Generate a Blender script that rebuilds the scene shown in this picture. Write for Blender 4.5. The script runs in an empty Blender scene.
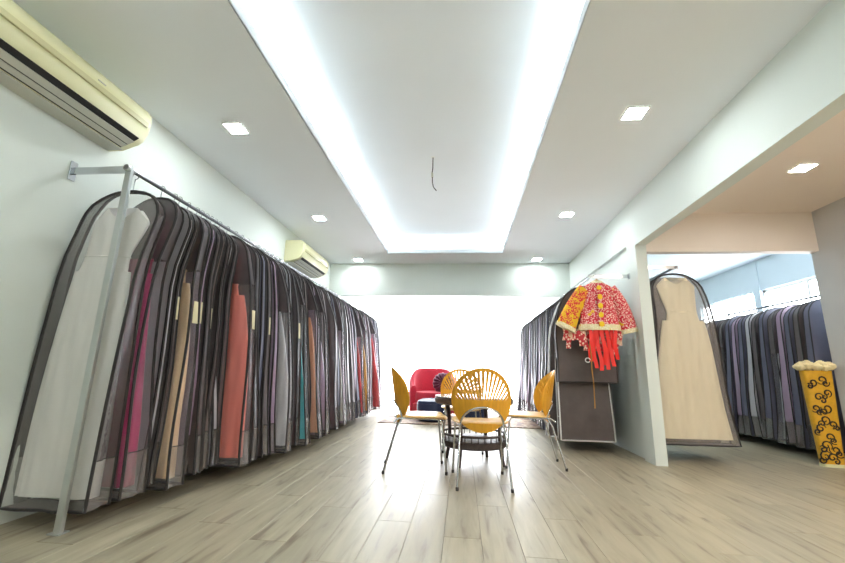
import bpy, math, random
from mathutils import Vector, Matrix
rnd = random.Random(7)
PI = math.pi
S = bpy.context.scene
C = S.collection

# ------------------------------------------------------------------ camera
CAM_H = 0.83
F_PX, YAW, PITCH, ROLL = 400.0, -0.1007, 0.218, 0.0239
cy, sy = math.cos(YAW), math.sin(YAW)
FW = Vector((sy*math.cos(PITCH), cy*math.cos(PITCH), math.sin(PITCH)))
r0 = Vector((cy, -sy, 0)); u0 = r0.cross(FW)
RT = r0*math.cos(ROLL) + u0*math.sin(ROLL)
UP = u0*math.cos(ROLL) - r0*math.sin(ROLL)
cam_data = bpy.data.cameras.new('camera'); cam = bpy.data.objects.new('camera', cam_data)
C.objects.link(cam)
cam_data.sensor_width = 36.0; cam_data.sensor_fit = 'HORIZONTAL'
cam_data.lens = F_PX/845*36.0; cam_data.clip_start = 0.02
m = Matrix((RT, UP, -FW)).transposed().to_4x4(); m.translation = Vector((0, 0, CAM_H))
cam.matrix_world = m
S.camera = cam
S.view_settings.view_transform = 'Standard'; S.view_settings.look = 'None'
S.view_settings.gamma = 1.0; S.view_settings.use_curve_mapping = False
S.view_settings.exposure = 1.3
try:
    S.cycles.transparent_max_bounces = 16
    S.cycles.max_bounces = 10; S.cycles.diffuse_bounces = 6
except Exception:
    pass

# light levels
WIN_E = 4.4          # daylight glowing through the sheer curtain
LED_E = 15.0         # cove strips
DOWN_E = 66.0        # square downlights
SKY_E = 1.2

W = bpy.data.worlds.new('sky'); S.world = W; W.use_nodes = True
W.node_tree.nodes['Background'].inputs[0].default_value = (0.86, 0.93, 1.0, 1)
W.node_tree.nodes['Background'].inputs[1].default_value = SKY_E

# ------------------------------------------------------------------ materials
def srgb(r, g, b):
    f = lambda c: (c/255/12.92) if c/255 <= .04045 else ((c/255+.055)/1.055)**2.4
    return (f(r), f(g), f(b), 1)

def mat(name, col, rough=.6, metal=0., var=.08, scale=6., bump=0., bscale=60., spec=.5, sheen=0., stretch=(1, 1, 1), bdist=.01):
    M = bpy.data.materials.new(name); M.use_nodes = True
    nt = M.node_tree; N = nt.nodes; L = nt.links; b = N['Principled BSDF']
    b.inputs['Roughness'].default_value = rough; b.inputs['Metallic'].default_value = metal
    b.inputs['Specular IOR Level'].default_value = spec
    if sheen: b.inputs['Sheen Weight'].default_value = sheen
    tc = N.new('ShaderNodeTexCoord'); mp = N.new('ShaderNodeMapping'); mp.inputs['Scale'].default_value = stretch
    L.new(tc.outputs['Object'], mp.inputs['Vector'])
    nz = N.new('ShaderNodeTexNoise'); nz.inputs['Scale'].default_value = scale; nz.inputs['Detail'].default_value = 3
    L.new(mp.outputs[0], nz.inputs['Vector'])
    rp = N.new('ShaderNodeValToRGB')
    c = col
    rp.color_ramp.elements[0].position = .3; rp.color_ramp.elements[1].position = .7
    rp.color_ramp.elements[0].color = tuple(max(0, k*(1-var)) for k in c[:3])+(1,)
    rp.color_ramp.elements[1].color = tuple(min(1, k*(1+var)) for k in c[:3])+(1,)
    L.new(nz.outputs['Fac'], rp.inputs['Fac']); L.new(rp.outputs['Color'], b.inputs['Base Color'])
    if bump:
        n2 = N.new('ShaderNodeTexNoise'); n2.inputs['Scale'].default_value = bscale; n2.inputs['Detail'].default_value = 2 if bdist < .02 else 0
        L.new(mp.outputs[0], n2.inputs['Vector'])
        bp = N.new('ShaderNodeBump'); bp.inputs['Strength'].default_value = bump; bp.inputs['Distance'].default_value = bdist
        L.new(n2.outputs['Fac'], bp.inputs['Height']); L.new(bp.outputs[0], b.inputs['Normal'])
    return M

def sheer(name, col, alpha, rough=.4, gloss=.0, scale=9.):
    """see-through cloth or plastic: part of the light passes straight through"""
    M = mat(name, col, rough, var=.12, scale=scale, bump=.35 if gloss else .15, bscale=22, spec=.5+gloss*.4)
    nt = M.node_tree; N = nt.nodes; L = nt.links; b = N['Principled BSDF']; out = N['Material Output']
    tr = N.new('ShaderNodeBsdfTransparent'); mx = N.new('ShaderNodeMixShader')
    mx.inputs[0].default_value = alpha
    L.new(tr.outputs[0], mx.inputs[1]); L.new(b.outputs[0], mx.inputs[2]); L.new(mx.outputs[0], out.inputs['Surface'])
    return M

def glow(name, col, strength):
    M = bpy.data.materials.new(name); M.use_nodes = True
    b = M.node_tree.nodes['Principled BSDF']
    b.inputs['Base Color'].default_value = (.8, .8, .8, 1)
    b.inputs['Emission Color'].default_value = col; b.inputs['Emission Strength'].default_value = strength
    return M

def floor_mat():
    M = bpy.data.materials.new('laminate'); M.use_nodes = True
    nt = M.node_tree; N = nt.nodes; L = nt.links; b = N['Principled BSDF']
    tc = N.new('ShaderNodeTexCoord'); oi = N.new('ShaderNodeObjectInfo')
    ad = N.new('ShaderNodeVectorMath'); ad.operation = 'MULTIPLY_ADD'
    cb = N.new('ShaderNodeCombineXYZ')
    for i in range(3): L.new(oi.outputs['Random'], cb.inputs[i])
    ad.inputs[1].default_value = (37, 91, 17)
    L.new(cb.outputs[0], ad.inputs[0]); L.new(tc.outputs['Object'], ad.inputs[2])
    mp = N.new('ShaderNodeMapping'); mp.inputs['Scale'].default_value = (14, 1.5, 1)
    L.new(ad.outputs[0], mp.inputs['Vector'])
    n1 = N.new('ShaderNodeTexNoise'); n1.inputs['Scale'].default_value = 1.5; n1.inputs['Detail'].default_value = 5; n1.inputs['Distortion'].default_value = .6
    L.new(mp.outputs[0], n1.inputs['Vector'])
    rp = N.new('ShaderNodeValToRGB'); e = rp.color_ramp.elements
    e[0].position = .28; e[0].color = srgb(116, 103, 84); e[1].position = .72; e[1].color = srgb(172, 163, 139)
    k = e.new(.42); k.color = srgb(153, 144, 121); k = e.new(.56); k.color = srgb(163, 154, 131)
    L.new(n1.outputs['Fac'], rp.inputs['Fac'])
    hs = N.new('ShaderNodeHueSaturation')
    mr = N.new('ShaderNodeMapRange'); mr.inputs['To Min'].default_value = .92; mr.inputs['To Max'].default_value = 1.06
    L.new(oi.outputs['Random'], mr.inputs['Value']); L.new(mr.outputs[0], hs.inputs['Value'])
    L.new(rp.outputs['Color'], hs.inputs['Color']); L.new(hs.outputs[0], b.inputs['Base Color'])
    b.inputs['Roughness'].default_value = .3; b.inputs['Specular IOR Level'].default_value = .5
    r2 = N.new('ShaderNodeMapRange'); r2.inputs['To Min'].default_value = .30; r2.inputs['To Max'].default_value = .48
    L.new(n1.outputs['Fac'], r2.inputs['Value']); L.new(r2.outputs[0], b.inputs['Roughness'])
    bp = N.new('ShaderNodeBump'); bp.inputs['Strength'].default_value = .12; bp.inputs['Distance'].default_value = .004
    L.new(n1.outputs['Fac'], bp.inputs['Height']); L.new(bp.outputs[0], b.inputs['Normal'])
    return M

def embroidery_mat(name, base, dot, blotch, sc=55., bl=9., bcut=.58):
    M = bpy.data.materials.new(name); M.use_nodes = True
    nt = M.node_tree; N = nt.nodes; L = nt.links; b = N['Principled BSDF']; b.inputs['Roughness'].default_value = .7
    tc = N.new('ShaderNodeTexCoord')
    v = N.new('ShaderNodeTexVoronoi'); v.inputs['Scale'].default_value = sc
    L.new(tc.outputs['Object'], v.inputs['Vector'])
    r1 = N.new('ShaderNodeValToRGB'); r1.color_ramp.interpolation = 'CONSTANT'
    r1.color_ramp.elements[0].color = dot; r1.color_ramp.elements[1].position = .42; r1.color_ramp.elements[1].color = base
    L.new(v.outputs['Distance'], r1.inputs['Fac'])
    n = N.new('ShaderNodeTexNoise'); n.inputs['Scale'].default_value = bl
    L.new(tc.outputs['Object'], n.inputs['Vector'])
    r2 = N.new('ShaderNodeValToRGB'); r2.color_ramp.elements[0].position = bcut; r2.color_ramp.elements[1].position = bcut+.03
    L.new(n.outputs['Fac'], r2.inputs['Fac'])
    mx = N.new('ShaderNodeMix'); mx.data_type = 'RGBA'
    L.new(r2.outputs['Color'], mx.inputs[0]); L.new(r1.outputs['Color'], mx.inputs[6]); mx.inputs[7].default_value = blotch
    L.new(mx.outputs[2], b.inputs['Base Color'])
    return M

wall_m = mat('wall_paint', srgb(216, 223, 217), .75, var=.012, scale=2, bump=.03, bscale=180)
ceil_m = mat('ceiling_paint', srgb(232, 237, 240), .85, var=.01, scale=2)
warmlit_m = mat('warm_light_paint', srgb(240, 228, 217), .8, var=.012, scale=2)  # warm light tint put into the paint of the side ceiling and beam
grey_m = mat('grey_paint', srgb(196, 194, 194), .8, var=.012, scale=2)
blue_m = mat('cool_paint', srgb(214, 226, 232), .8, var=.012, scale=2)
lam_m = floor_mat()
sub_m = mat('floor_gap', srgb(128, 118, 98), .8)
led_m = glow('led_glow', (.90, .965, 1, 1), LED_E)
down_m = glow('downlight_glow', (.93, .98, 1, 1), DOWN_E)
warm_fill_m = glow('warm_fill_glow', (1, .90, .80, 1), 430.0)  # for the added fill lights of the side room
curtain_m = glow('curtain_glow', (.91, .955, 1, 1), WIN_E)
pane_m = glow('pane_glow', (.90, .955, 1, 1), 9.0)
white_m = mat('white_plastic', srgb(235, 236, 232), .4, var=.01)
chrome_m = mat('chrome', srgb(200, 203, 206), .18, 1.0, var=.02)
steel_m = mat('brushed_steel', srgb(190, 194, 192), .35, .85, var=.03)
rail_m = mat('rail_steel', srgb(120, 122, 124), .3, .9, var=.03)
black_m = mat('black_binding', srgb(40, 36, 36), .6, var=.1)
wpipe_m = mat('white_binding', srgb(215, 214, 214), .6, var=.03)
cream_m = mat('cream_plastic', srgb(222, 220, 178), .42, var=.015)
cream2_m = mat('cream_groove_shade', srgb(200, 196, 150), .45, var=.015)
slot_m = mat('dark_slot', srgb(26, 26, 26), .7)
louv_m = mat('grey_louvre', srgb(190, 190, 178), .45, var=.02)
honey_m = mat('honey_plywood', srgb(222, 160, 44), .38, var=.1, scale=4, stretch=(9, 9, 1))
seat_m = mat('seat_plywood_glare', srgb(226, 182, 110), .35, var=.08, scale=4, stretch=(9, 1, 1))  # tan plywood, paled with glare put into the colour
dwood_m = mat('dark_rattan', srgb(74, 62, 60), .45, var=.25, scale=30, bump=.5, bscale=140)
glass_m = mat('table_glass', srgb(180, 186, 184), .08, var=.02)
red_m = mat('red_upholstery', srgb(196, 32, 58), .8, var=.08, scale=40, sheen=.3)
plum_m = mat('plum_velvet', srgb(96, 22, 58), .8, var=.25, scale=14, sheen=.4)
navy_m = mat('navy_leather', srgb(28, 42, 74), .45, var=.1)
rug_m = embroidery_mat('rug_pattern', srgb(140, 112, 88), srgb(170, 150, 126), srgb(100, 74, 62), 14., 5., .55)
wood_m = mat('door_wood', srgb(176, 128, 66), .5, var=.15, scale=3, stretch=(8, 8, 1))
card_m = mat('paper_card', srgb(226, 216, 178), .8, var=.03)
ink_m = mat('ink', srgb(60, 56, 54), .8)
goldc_m = mat('gold_cord', srgb(170, 120, 50), .6)
gold_m = mat('gold_brocade', srgb(216, 164, 36), .55, var=.08, scale=30, bump=.2, bscale=90)
scroll_m = mat('black_print', srgb(38, 28, 14), .6, var=.2)
ruff_m = mat('cream_ruffle', srgb(246, 230, 184), .8, var=.1, scale=20)
wire_m = mat('wire', srgb(34, 35, 36), .5)
jack_m = embroidery_mat('red_embroidery', srgb(206, 42, 62), srgb(244, 214, 200), srgb(232, 190, 30), 75., 11., .63)
hem_m = embroidery_mat('cream_embroidery', srgb(226, 214, 170), srgb(238, 232, 206), srgb(226, 188, 36), 60., 14., .62)
ysl_m = embroidery_mat('yellow_embroidery', srgb(214, 44, 48), srgb(238, 196, 50), srgb(232, 186, 30), 80., 16., .54)
under_m = embroidery_mat('pink_fringe', srgb(200, 52, 62), srgb(236, 206, 186), srgb(226, 190, 160), 40., 12., .55)
yel_m = mat('yellow_thread', srgb(240, 200, 20), .6)
redr_m = mat('red_ribbon', srgb(232, 34, 24), .5, var=.06)

# ------------------------------------------------------------------ mesh helpers
class MB:
    def __init__(s): s.v = []; s.f = []
    def add(s, vs, fs):
        o = len(s.v); s.v += [tuple(p) for p in vs]; s.f += [tuple(i+o for i in f) for f in fs]; return s
    def box(s, x0, x1, y0, y1, z0, z1):
        return s.add([(x, y, z) for z in (z0, z1) for y in (y0, y1) for x in (x0, x1)],
                     [(0, 2, 3, 1), (4, 5, 7, 6), (0, 1, 5, 4), (2, 6, 7, 3), (0, 4, 6, 2), (1, 3, 7, 5)])
    def cbox(s, x0, x1, y0, y1, z0, z1, c=.004):
        """box with chamfered vertical and top edges"""
        vs = []
        for z, i in ((z0, 0), (z1-c, 0), (z1, c)):
            a, b, d, e = x0+i, x1-i, y0+i, y1-i
            vs += [(a+c, d, z), (b-c, d, z), (b, d+c, z), (b, e-c, z), (b-c, e, z), (a+c, e, z), (a, e-c, z), (a, d+c, z)]
        fs = [tuple(range(7, -1, -1)), tuple(range(16, 24))]
        for k in (0, 8):
            fs += [(k+i, k+(i+1) % 8, k+8+(i+1) % 8, k+8+i) for i in range(8)]
        return s.add(vs, fs)
    def tube(s, pts, r, n=8, closed=False, flat=1.0):
        P = [Vector(p) for p in pts]; k = len(P); vs = []
        rr = r if hasattr(r, '__len__') else [r]*k
        prev = None
        for i in range(k):
            if closed: t = P[(i+1) % k]-P[i-1]
            else: t = P[min(i+1, k-1)]-P[max(i-1, 0)]
            if t.length < 1e-9: t = Vector((0, 0, 1))
            t.normalize()
            if prev is None:
                a = Vector((0, 0, 1)) if abs(t.z) < .9 else Vector((0, 1, 0))
                n1 = t.cross(a).normalized()
            else:
                n1 = (prev - t*prev.dot(t))
                n1 = n1.normalized() if n1.length > 1e-6 else t.orthogonal().normalized()
            prev = n1; n2 = t.cross(n1)
            for j in range(n):
                a = 2*PI*j/n
                vs.append(P[i]+(n1*math.cos(a)+n2*math.sin(a)*flat)*rr[i])
        fs = []
        for i in range(k if closed else k-1):
            i2 = (i+1) % k
            fs += [(i*n+j, i*n+(j+1) % n, i2*n+(j+1) % n, i2*n+j) for j in range(n)]
        if not closed: fs += [tuple(range(n-1, -1, -1)), tuple(range((k-1)*n, k*n))]
        return s.add(vs, fs)
    def loft(s, rings, cap0=True, cap1=True, closed=True):
        n = len(rings[0]); vs = [p for r in rings for p in r]; fs = []
        m_ = n if closed else n-1
        for i in range(len(rings)-1):
            fs += [(i*n+j, i*n+(j+1) % n, (i+1)*n+(j+1) % n, (i+1)*n+j) for j in range(m_)]
        if cap0 and closed: fs.append(tuple(range(n-1, -1, -1)))
        if cap1 and closed: fs.append(tuple(range((len(rings)-1)*n, len(rings)*n)))
        return s.add(vs, fs)
    def lathe(s, prof, n=24, sx=1., sy_=1., cx=0., cy_=0.):
        rings = [[(cx+r*sx*math.cos(2*PI*j/n), cy_+r*sy_*math.sin(2*PI*j/n), z) for j in range(n)] for r, z in prof]
        return s.loft(rings)
    def sheet(s, grid_fn, nu, nv, th=0.):
        """grid_fn(i,j,side)->point ; th>0 gives a slab with rims"""
        a = [[grid_fn(i, j, 0) for j in range(nv)] for i in range(nu)]
        o = len(s.v); fl = lambda i, j: i*nv+j
        vs = [p for r in a for p in r]
        fs = [(fl(i, j), fl(i+1, j), fl(i+1, j+1), fl(i, j+1)) for i in range(nu-1) for j in range(nv-1)]
        if th:
            K = nu*nv
            vs += [grid_fn(i, j, 1) for i in range(nu) for j in range(nv)]
            fs += [(K+fl(i, j), K+fl(i, j+1), K+fl(i+1, j+1), K+fl(i+1, j)) for i in range(nu-1) for j in range(nv-1)]
            bd = [(i, 0) for i in range(nu)]+[(nu-1, j) for j in range(1, nv)]+[(i, nv-1) for i in range(nu-2, -1, -1)]+[(0, j) for j in range(nv-2, 0, -1)]
            for q in range(len(bd)):
                p0, p1 = fl(*bd[q]), fl(*bd[(q+1) % len(bd)])
                fs.append((p0, K+p0, K+p1, p1))
        return s.add(vs, fs)
    def build(s, name, material, parent=None, smooth=True, loc=None):
        me = bpy.data.meshes.new(name); me.from_pydata([tuple(p) for p in s.v], [], s.f); me.update()
        me.materials.append(material)
        if smooth:
            me.polygons.foreach_set('use_smooth', [True]*len(me.polygons))
            try: me.set_sharp_from_angle(angle=math.radians(42))
            except Exception: pass
        o = bpy.data.objects.new(name, me); C.objects.link(o)
        if parent: o.parent = parent
        if loc: o.location = loc
        return o

def tag(o, label=None, cat=None, group=None, kind=None):
    if label: o['label'] = label
    if cat: o['category'] = cat
    if group: o['group'] = group
    if kind: o['kind'] = kind
    return o
def empty(name, loc, rz=0., label=None, cat=None, group=None, kind=None):
    o = bpy.data.objects.new(name, None); C.objects.link(o); o.empty_display_size = .1
    o.location = loc; o.rotation_euler = (0, 0, rz)
    return tag(o, label, cat, group, kind)
def copy_tree(o, parent=None):
    c = o.copy(); C.objects.link(c); c.parent = parent
    for ch in list(o.children): copy_tree(ch, c)
    return c
def struct(name, mb, m_, parent=None):
    o = mb.build(name, m_, parent, smooth=False)
    if not parent: o['kind'] = 'structure'
    return o
lerp = lambda a, b, t: a+(b-a)*t

# ------------------------------------------------------------------ the room
xL, xR, zC, yB, zB = -2.37, 1.825, 2.677, 6.83, 2.103
xD, xS, zbm = 1.934, 3.81, 2.176
yBack = 9.0
fl = struct('floor', MB().box(xL-.1, 4.6, -2.1, 9.1, -.08, -.012), sub_m)
# laminate planks, running away from the camera
pw, pl, gap = .19, 1.22, .0007
plank_me = None
ncol = int((4.5-xL)/pw)+1
for c_ in range(ncol):
    x0 = xL+c_*pw
    off = (c_*.43) % 1.0*pl
    y = -.35+off-pl if x0 < 2.2 else 1.0+off-pl
    while y < yBack:
        yc = y
        y += pl
        lim = yBack
        if yc+pl < .9 or (x0 > 2.2 and yc+pl < 2.3): continue
        if x0 < -1.9 and yc > 8.0: continue
        if plank_me is None:
            o = MB().cbox(gap, pw-gap, gap, pl-gap, -.014, 0, .0009).build('plank', lam_m, fl, smooth=False)
            plank_me = o.data
        else:
            o = bpy.data.objects.new('plank', plank_me); C.objects.link(o); o.parent = fl
        o.location = (x0, yc, 0)
# plain boards under and behind the camera, joined
mb = MB()
for c_ in range(ncol):
    x0 = xL+c_*pw
    off = (c_*.43) % 1.0*pl
    ys = -.35+off-pl if x0 < 2.2 else 1.0+off-pl
    while ys+pl < (.9 if x0 < 2.2 else 2.3): ys += pl
    mb.box(x0+gap, x0+pw-gap, -2.0, ys-gap, -.014, 0)
tag(mb.build('plank_rest', lam_m, fl, smooth=False), kind='stuff')

struct('wall_left', MB().box(xL-.1, xL, -2.1, 9.1, 0, 2.95), wall_m)
wr = MB()
wr.box(xR, xD, 4.25, 4.48, 0, 2.95)                       # pillar at the end of the dividing wall
wr.box(xR+.04, xD, 4.48, 9.1, 0, 2.23)                    # recessed wall
wr.box(xR, xD, 4.48, 9.1, 2.23, 2.95)                     # beam over it
wr.box(xR, xD, -2.1, 4.25, zbm, 2.95)                     # beam over the wide opening
struct('wall_right', wr, wall_m)
struct('wall_near', MB().box(xL-.1, 4.6, -2.2, -2.0, 0, 2.95), wall_m)
# ceiling with the recessed light cove
cx0, cx1, cy0, cy1 = -1.211, .645, .15, 6.21
rc, zr = .16, 2.93
cb = MB()
cb.box(xL, cx0, -2, yB, zC, zC+.012).box(cx1, xR, -2, yB, zC, zC+.012)
cb.box(cx0, cx1, -2, cy0, zC, zC+.012).box(cx0, cx1, cy1, yB, zC, zC+.012)
cb.box(cx0-rc-.02, cx1+rc+.02, cy0-rc-.02, cy1+rc+.02, zr, zr+.02)
cb.box(cx0-rc-.02, cx0-rc, cy0-rc, cy1+rc, zC+.012, zr).box(cx1+rc, cx1+rc+.02, cy0-rc, cy1+rc, zC+.012, zr)
cb.box(cx0-rc, cx1+rc, cy0-rc-.02, cy0-rc, zC+.012, zr).box(cx0-rc, cx1+rc, cy1+rc, cy1+rc+.02, zC+.012, zr)
ceil = struct('ceiling', cb, ceil_m)
lip = MB(); lh = .085
lip.box(cx0-.015, cx0, cy0, cy1, zC+.0005, zC+lh).box(cx1, cx1+.015, cy0, cy1, zC+.0005, zC+lh)
lip.box(cx0-.015, cx1+.015, cy0-.015, cy0, zC+.0005, zC+lh).box(cx0-.015, cx1+.015, cy1, cy1+.015, zC+.0005, zC+lh)
lip.build('cove_lip', ceil_m, ceil, smooth=False)
for nm, a in (('long', (cx0-.10, cx0-.07, cy0, cy1)), ('long', (cx1+.07, cx1+.10, cy0, cy1)), ('end', (cx0, cx1, cy1+.07, cy1+.10))):
    o = MB().box(a[0], a[1], a[2], a[3], zC+.013, zC+.025).build('light_strip', led_m, None, smooth=False)
    tag(o, 'white light strip lying along the %s side of the ceiling cove' % nm if nm == 'long' else 'white light strip lying along the short window end of the ceiling cove', 'light strip', 'light strips in the ceiling cove' if nm == 'long' else None)
# soffit beam and window bay
struct('trim_1', MB().box(xL, xR+.04, yB, yB+.15, zB, 2.95), wall_m)
struct('ceiling_bay', MB().box(xL, xR+.04, yB+.15, yBack, 2.40, 2.95), ceil_m)
wb = MB(); wx0, wx1, wzt = -2.25, 1.78, 2.27
wb.box(xL, wx0, yBack, yBack+.12, 0, 2.95).box(wx1, 4.6, yBack, yBack+.12, 0, 2.95).box(wx0, wx1, yBack, yBack+.12, wzt, 2.95)
struct('wall_back', wb, wall_m)
w1 = struct('window_1', MB().box(wx0, wx1, yBack+.03, yBack+.09, 0, .06).box(wx0, wx1, yBack+.03, yBack+.09, wzt-.06, wzt), white_m)
for k in range(5):
    x = lerp(wx0, wx1-.05, k/4)
    MB().box(x, x+.05, yBack+.03, yBack+.09, .06, wzt-.06).build('mullion', white_m, w1, smooth=False)
gl = sheer('window_glass', srgb(230, 240, 245), .15, .05)
for k in range(4):
    x = lerp(wx0, wx1-.05, k/4)+.05
    MB().box(x, x+(wx1-wx0-.05)/4-.05, yBack+.055, yBack+.06, .06, wzt-.06).build('pane', gl, w1, smooth=False)
# glowing sheer curtain drawn across the window
def cur(i, j, s):
    x = lerp(wx0-.02, wx1+.02, i/240)
    return (x, yBack-.06+.018*math.sin(x*46)+.008*math.sin(x*19), lerp(.015, wzt+.01, j/2))
tag(MB().sheet(cur, 241, 3).build('sheer_curtain', curtain_m), 'sheer white curtain glowing with daylight across the wide window', 'curtain')
tag(MB().tube([(wx0-.04, yBack-.06, wzt+.022), (wx1+.04, yBack-.06, wzt+.022)], .011).build('curtain_rail', white_m), 'thin white rail carrying the glowing sheer curtain', 'curtain rail')

struct('trim_3', MB().box(wx0-.06, wx1+.06, yBack-.2, yBack-.13, wzt-.02, wzt+.05), wall_m)
# side room (seen through the opening) and the store room behind it
struct('ceiling_side', MB().box(xD, xS+.14, -2.1, 4.5, 2.62, 2.95), warmlit_m)
struct('trim_2', MB().box(xD, xS, 4.5, 4.6, zbm, 2.95), warmlit_m)
ws = MB().box(xS, xS+.14, -2.1, 3.25, 0, 2.95).box(xS, xS+.14, 3.25, 4.14, 2.16, 2.95).box(xS, xS+.14, 4.14, 4.6, 0, 2.95)
struct('wall_side', ws, grey_m)
dr = struct('door_1', MB().box(xS+.05, xS+.09, 3.30, 4.09, .01, 2.11), wood_m)
MB().box(xS-.012, xS+.14, 3.25, 3.30, 0, 2.16).box(xS-.012, xS+.14, 4.09, 4.14, 0, 2.16).box(xS-.012, xS+.14, 3.30, 4.09, 2.11, 2.16).build('door_frame', wood_m, dr, smooth=False)
for z0, z1 in ((.15, .95), (1.1, 1.95)):
    MB().box(xS+.042, xS+.05, 3.42, 3.97, z0, z1).build('door_panel', wood_m, dr, smooth=False)
MB().tube([(xS+.05, 3.37, 1.0), (xS, 3.37, 1.0), (xS, 3.49, 1.0)], .01).build('door_handle', chrome_m, dr)
xW = 4.45
struct('ceiling_store', MB().box(xD, xW+.1, 4.6, yBack, 2.575, 2.95), blue_m)
wz0, wz1 = 1.45, 2.11
wv = MB().box(xW, xW+.12, 4.6, yBack, 0, wz0).box(xW, xW+.12, 4.6, yBack, wz1, 2.95).box(xW, xW+.12, 4.6, 4.75, wz0, wz1)
wv.box(xW-.012, xW+.12, 6.33, 6.47, wz0, 2.575).box(xW, xW+.12, 7.9, yBack, wz0, wz1)
wv.box(xS+.14, xW+.12, 4.5, 4.6, 0, 2.95)
struct('wall_store', wv, blue_m)
for n, (a, b) in enumerate(((4.75, 6.33), (6.47, 7.9))):
    w = struct('window_%d' % (n+2), MB().box(xW+.03, xW+.08, a, b, wz0, wz0+.04).box(xW+.03, xW+.08, a, b, wz1-.04, wz1).box(xW+.03, xW+.08, a, a+.04, wz0, wz1).box(xW+.03, xW+.08, b-.04, b, wz0, wz1), white_m)
    mid = (a+b)/2
    MB().box(xW+.03, xW+.08, mid-.02, mid+.02, wz0+.04, wz1-.04).build('mullion', white_m, w, smooth=False)
    for p, q in ((a+.04, mid-.02), (mid+.02, b-.04)):
        MB().box(xW+.05, xW+.056, p, q, wz0+.04, wz1-.04).build('pane', pane_m, w, smooth=False)
lace_m = sheer('lace', srgb(176, 184, 188), .55, .8, scale=60)
def lace(i, j, s):
    y = lerp(6.5, 7.88, i/90); sc = .02*abs(math.sin(i*.35))
    return (xW-.012+.012*math.sin(i*.7), y, lerp(2.12, 1.92-sc, j/3))
tag(MB().sheet(lace, 91, 4).build('lace_valance', lace_m), 'grey lace valance hanging over the far store room window', 'valance')

# ------------------------------------------------------------------ ceiling lights
def downlight(x, y, z, m_, label, group=None):
    d = empty('downlight', (x, y, z-.012), 0, label, 'ceiling light', group)
    h = .066; fr = MB()
    fr.box(-h-.008, h+.008, -h-.008, -h, 0, .011).box(-h-.008, h+.008, h, h+.008, 0, .011).box(-h-.008, -h, -h, h, 0, .011).box(h, h+.008, -h, h, 0, .011)
    fr.build('frame', white_m, d, smooth=False)
    MB().box(-h, h, -h, h, .003, .010).build('light_panel', m_, d, smooth=False)
for y in (2.68, 4.60, 6.55):
    near = 'next to the window beam' if y > 6 else ('beside the far half of the cove' if y > 4 else 'beside the near half of the cove')
    downlight(-1.79, y, zC, down_m, 'square white downlight over the long garment rack, %s' % near)
    downlight(1.235, y, zC, down_m, 'square white downlight above the dining chairs, %s' % near)
for x in (-1.79, 1.235):
    for y in (.75, -1.2): downlight(x, y, zC, down_m, 'square white downlight behind the seating area of the showroom', 'downlights at the entrance end')
downlight(2.93, 3.46, 2.62, down_m, 'square white downlight in the side room ceiling')
downlight(3.1, 1.6, 2.62, warm_fill_m, 'added unseen warm fill light at the entrance end of the side room', 'added warm side room fill lights')  # unseen warm lamps, added to tint and brighten the side room
downlight(3.1, .2, 2.62, warm_fill_m, 'added unseen warm fill light at the entrance end of the side room', 'added warm side room fill lights')
# bare wire
wp = [(-.293, 3.66, zr), (-.293, 3.66, zr-.12), (-.299, 3.66, zr-.17), (-.296, 3.66, zr-.22), (-.294, 3.655, zr-.28), (-.282, 3.65, zr-.33), (-.252, 3.64, zr-.375)]
w = empty('hanging_wire', (0, 0, 0), 0, 'bare grey electric wire dangling from the recessed ceiling', 'wire')
MB().tube(wp, .0048, 6).build('cable', wire_m, w)
MB().tube([wp[2], wp[3]], .010, 8).build('connector', louv_m, w)
MB().lathe([(.02, zr-.004), (.02, zr)], 12, 1, 1, -.293, 3.66).build('ceiling_cap', white_m, w)

# ------------------------------------------------------------------ air conditioners
def aircon(y0, y1, z0, z1, label):
    a = empty('air_conditioner', (xL, y0, z0), 0, label, 'air conditioner')
    Ln = y1-y0; Hh = z1-z0
    prof = [(0, 0), (.02, 0), (.10, .0), (.205, .045), (.235, .065), (.262, .12), (.272, .2), (.262, .25), (.235, Hh-.01), (.2, Hh), (0, Hh)]
    rings = []
    for y, ins in ((0, .012), (.012, 0), (Ln-.012, 0), (Ln, .012)):
        rings.append([(max(0, px-ins if px > .05 else px), y, min(max(pz, ins), Hh-ins)) for px, pz in prof])
    MB().loft(rings).build('body', cream_m, a)
    MB().box(.262, .279, .04, Ln-.04, .150, .182).build('groove_shade_strip', cream2_m, a, smooth=False)  # raised darker strip, painting the shade of a groove
    def strip(n, m_, x0, x1, zf, out=.002, th=.006):
        def P(x):  # point on the sloping underside
            if x < .205: return (x, (x-.10)/.105*.045)
            return (x, .045+(x-.205)/.03*.02)
        p0, p1 = P(x0), P(x1)
        q = MB().add([(p0[0], .05, p0[1]-out), (p1[0]+out, .05, p1[1]-out), (p1[0]+out, Ln-.05, p1[1]-out), (p0[0], Ln-.05, p0[1]-out),
                  (p0[0], .05, p0[1]+th), (p1[0], .05, p1[1]+th), (p1[0], Ln-.05, p1[1]+th), (p0[0], Ln-.05, p0[1]+th)],
                 [(0, 3, 2, 1), (4, 5, 6, 7), (0, 1, 5, 4), (1, 2, 6, 5), (2, 3, 7, 6), (3, 0, 4, 7)])
        return q.build(n, m_, a, smooth=False)
    MB().box(.004, .112, .03, Ln-.03, -.004, .002).build('underside', louv_m, a, smooth=False)
    strip('outlet', slot_m, .206, .236, 0)
    strip('louvre', louv_m, .166, .204, 0, .005)
    strip('louvre_gap', slot_m, .158, .164, 0, .003)
    strip('louvre', louv_m, .126, .156, 0, .005)
    strip('louvre_gap', slot_m, .117, .123, 0, .003)
    MB().box(.268, .2745, Ln*.62, Ln*.62+.05, .205, .212).build('badge', louv_m, a, smooth=False)
    return a
aircon(1.13, 2.24, 2.22, 2.515, 'cream wall air conditioner above the front post of the garment rack')
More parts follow.
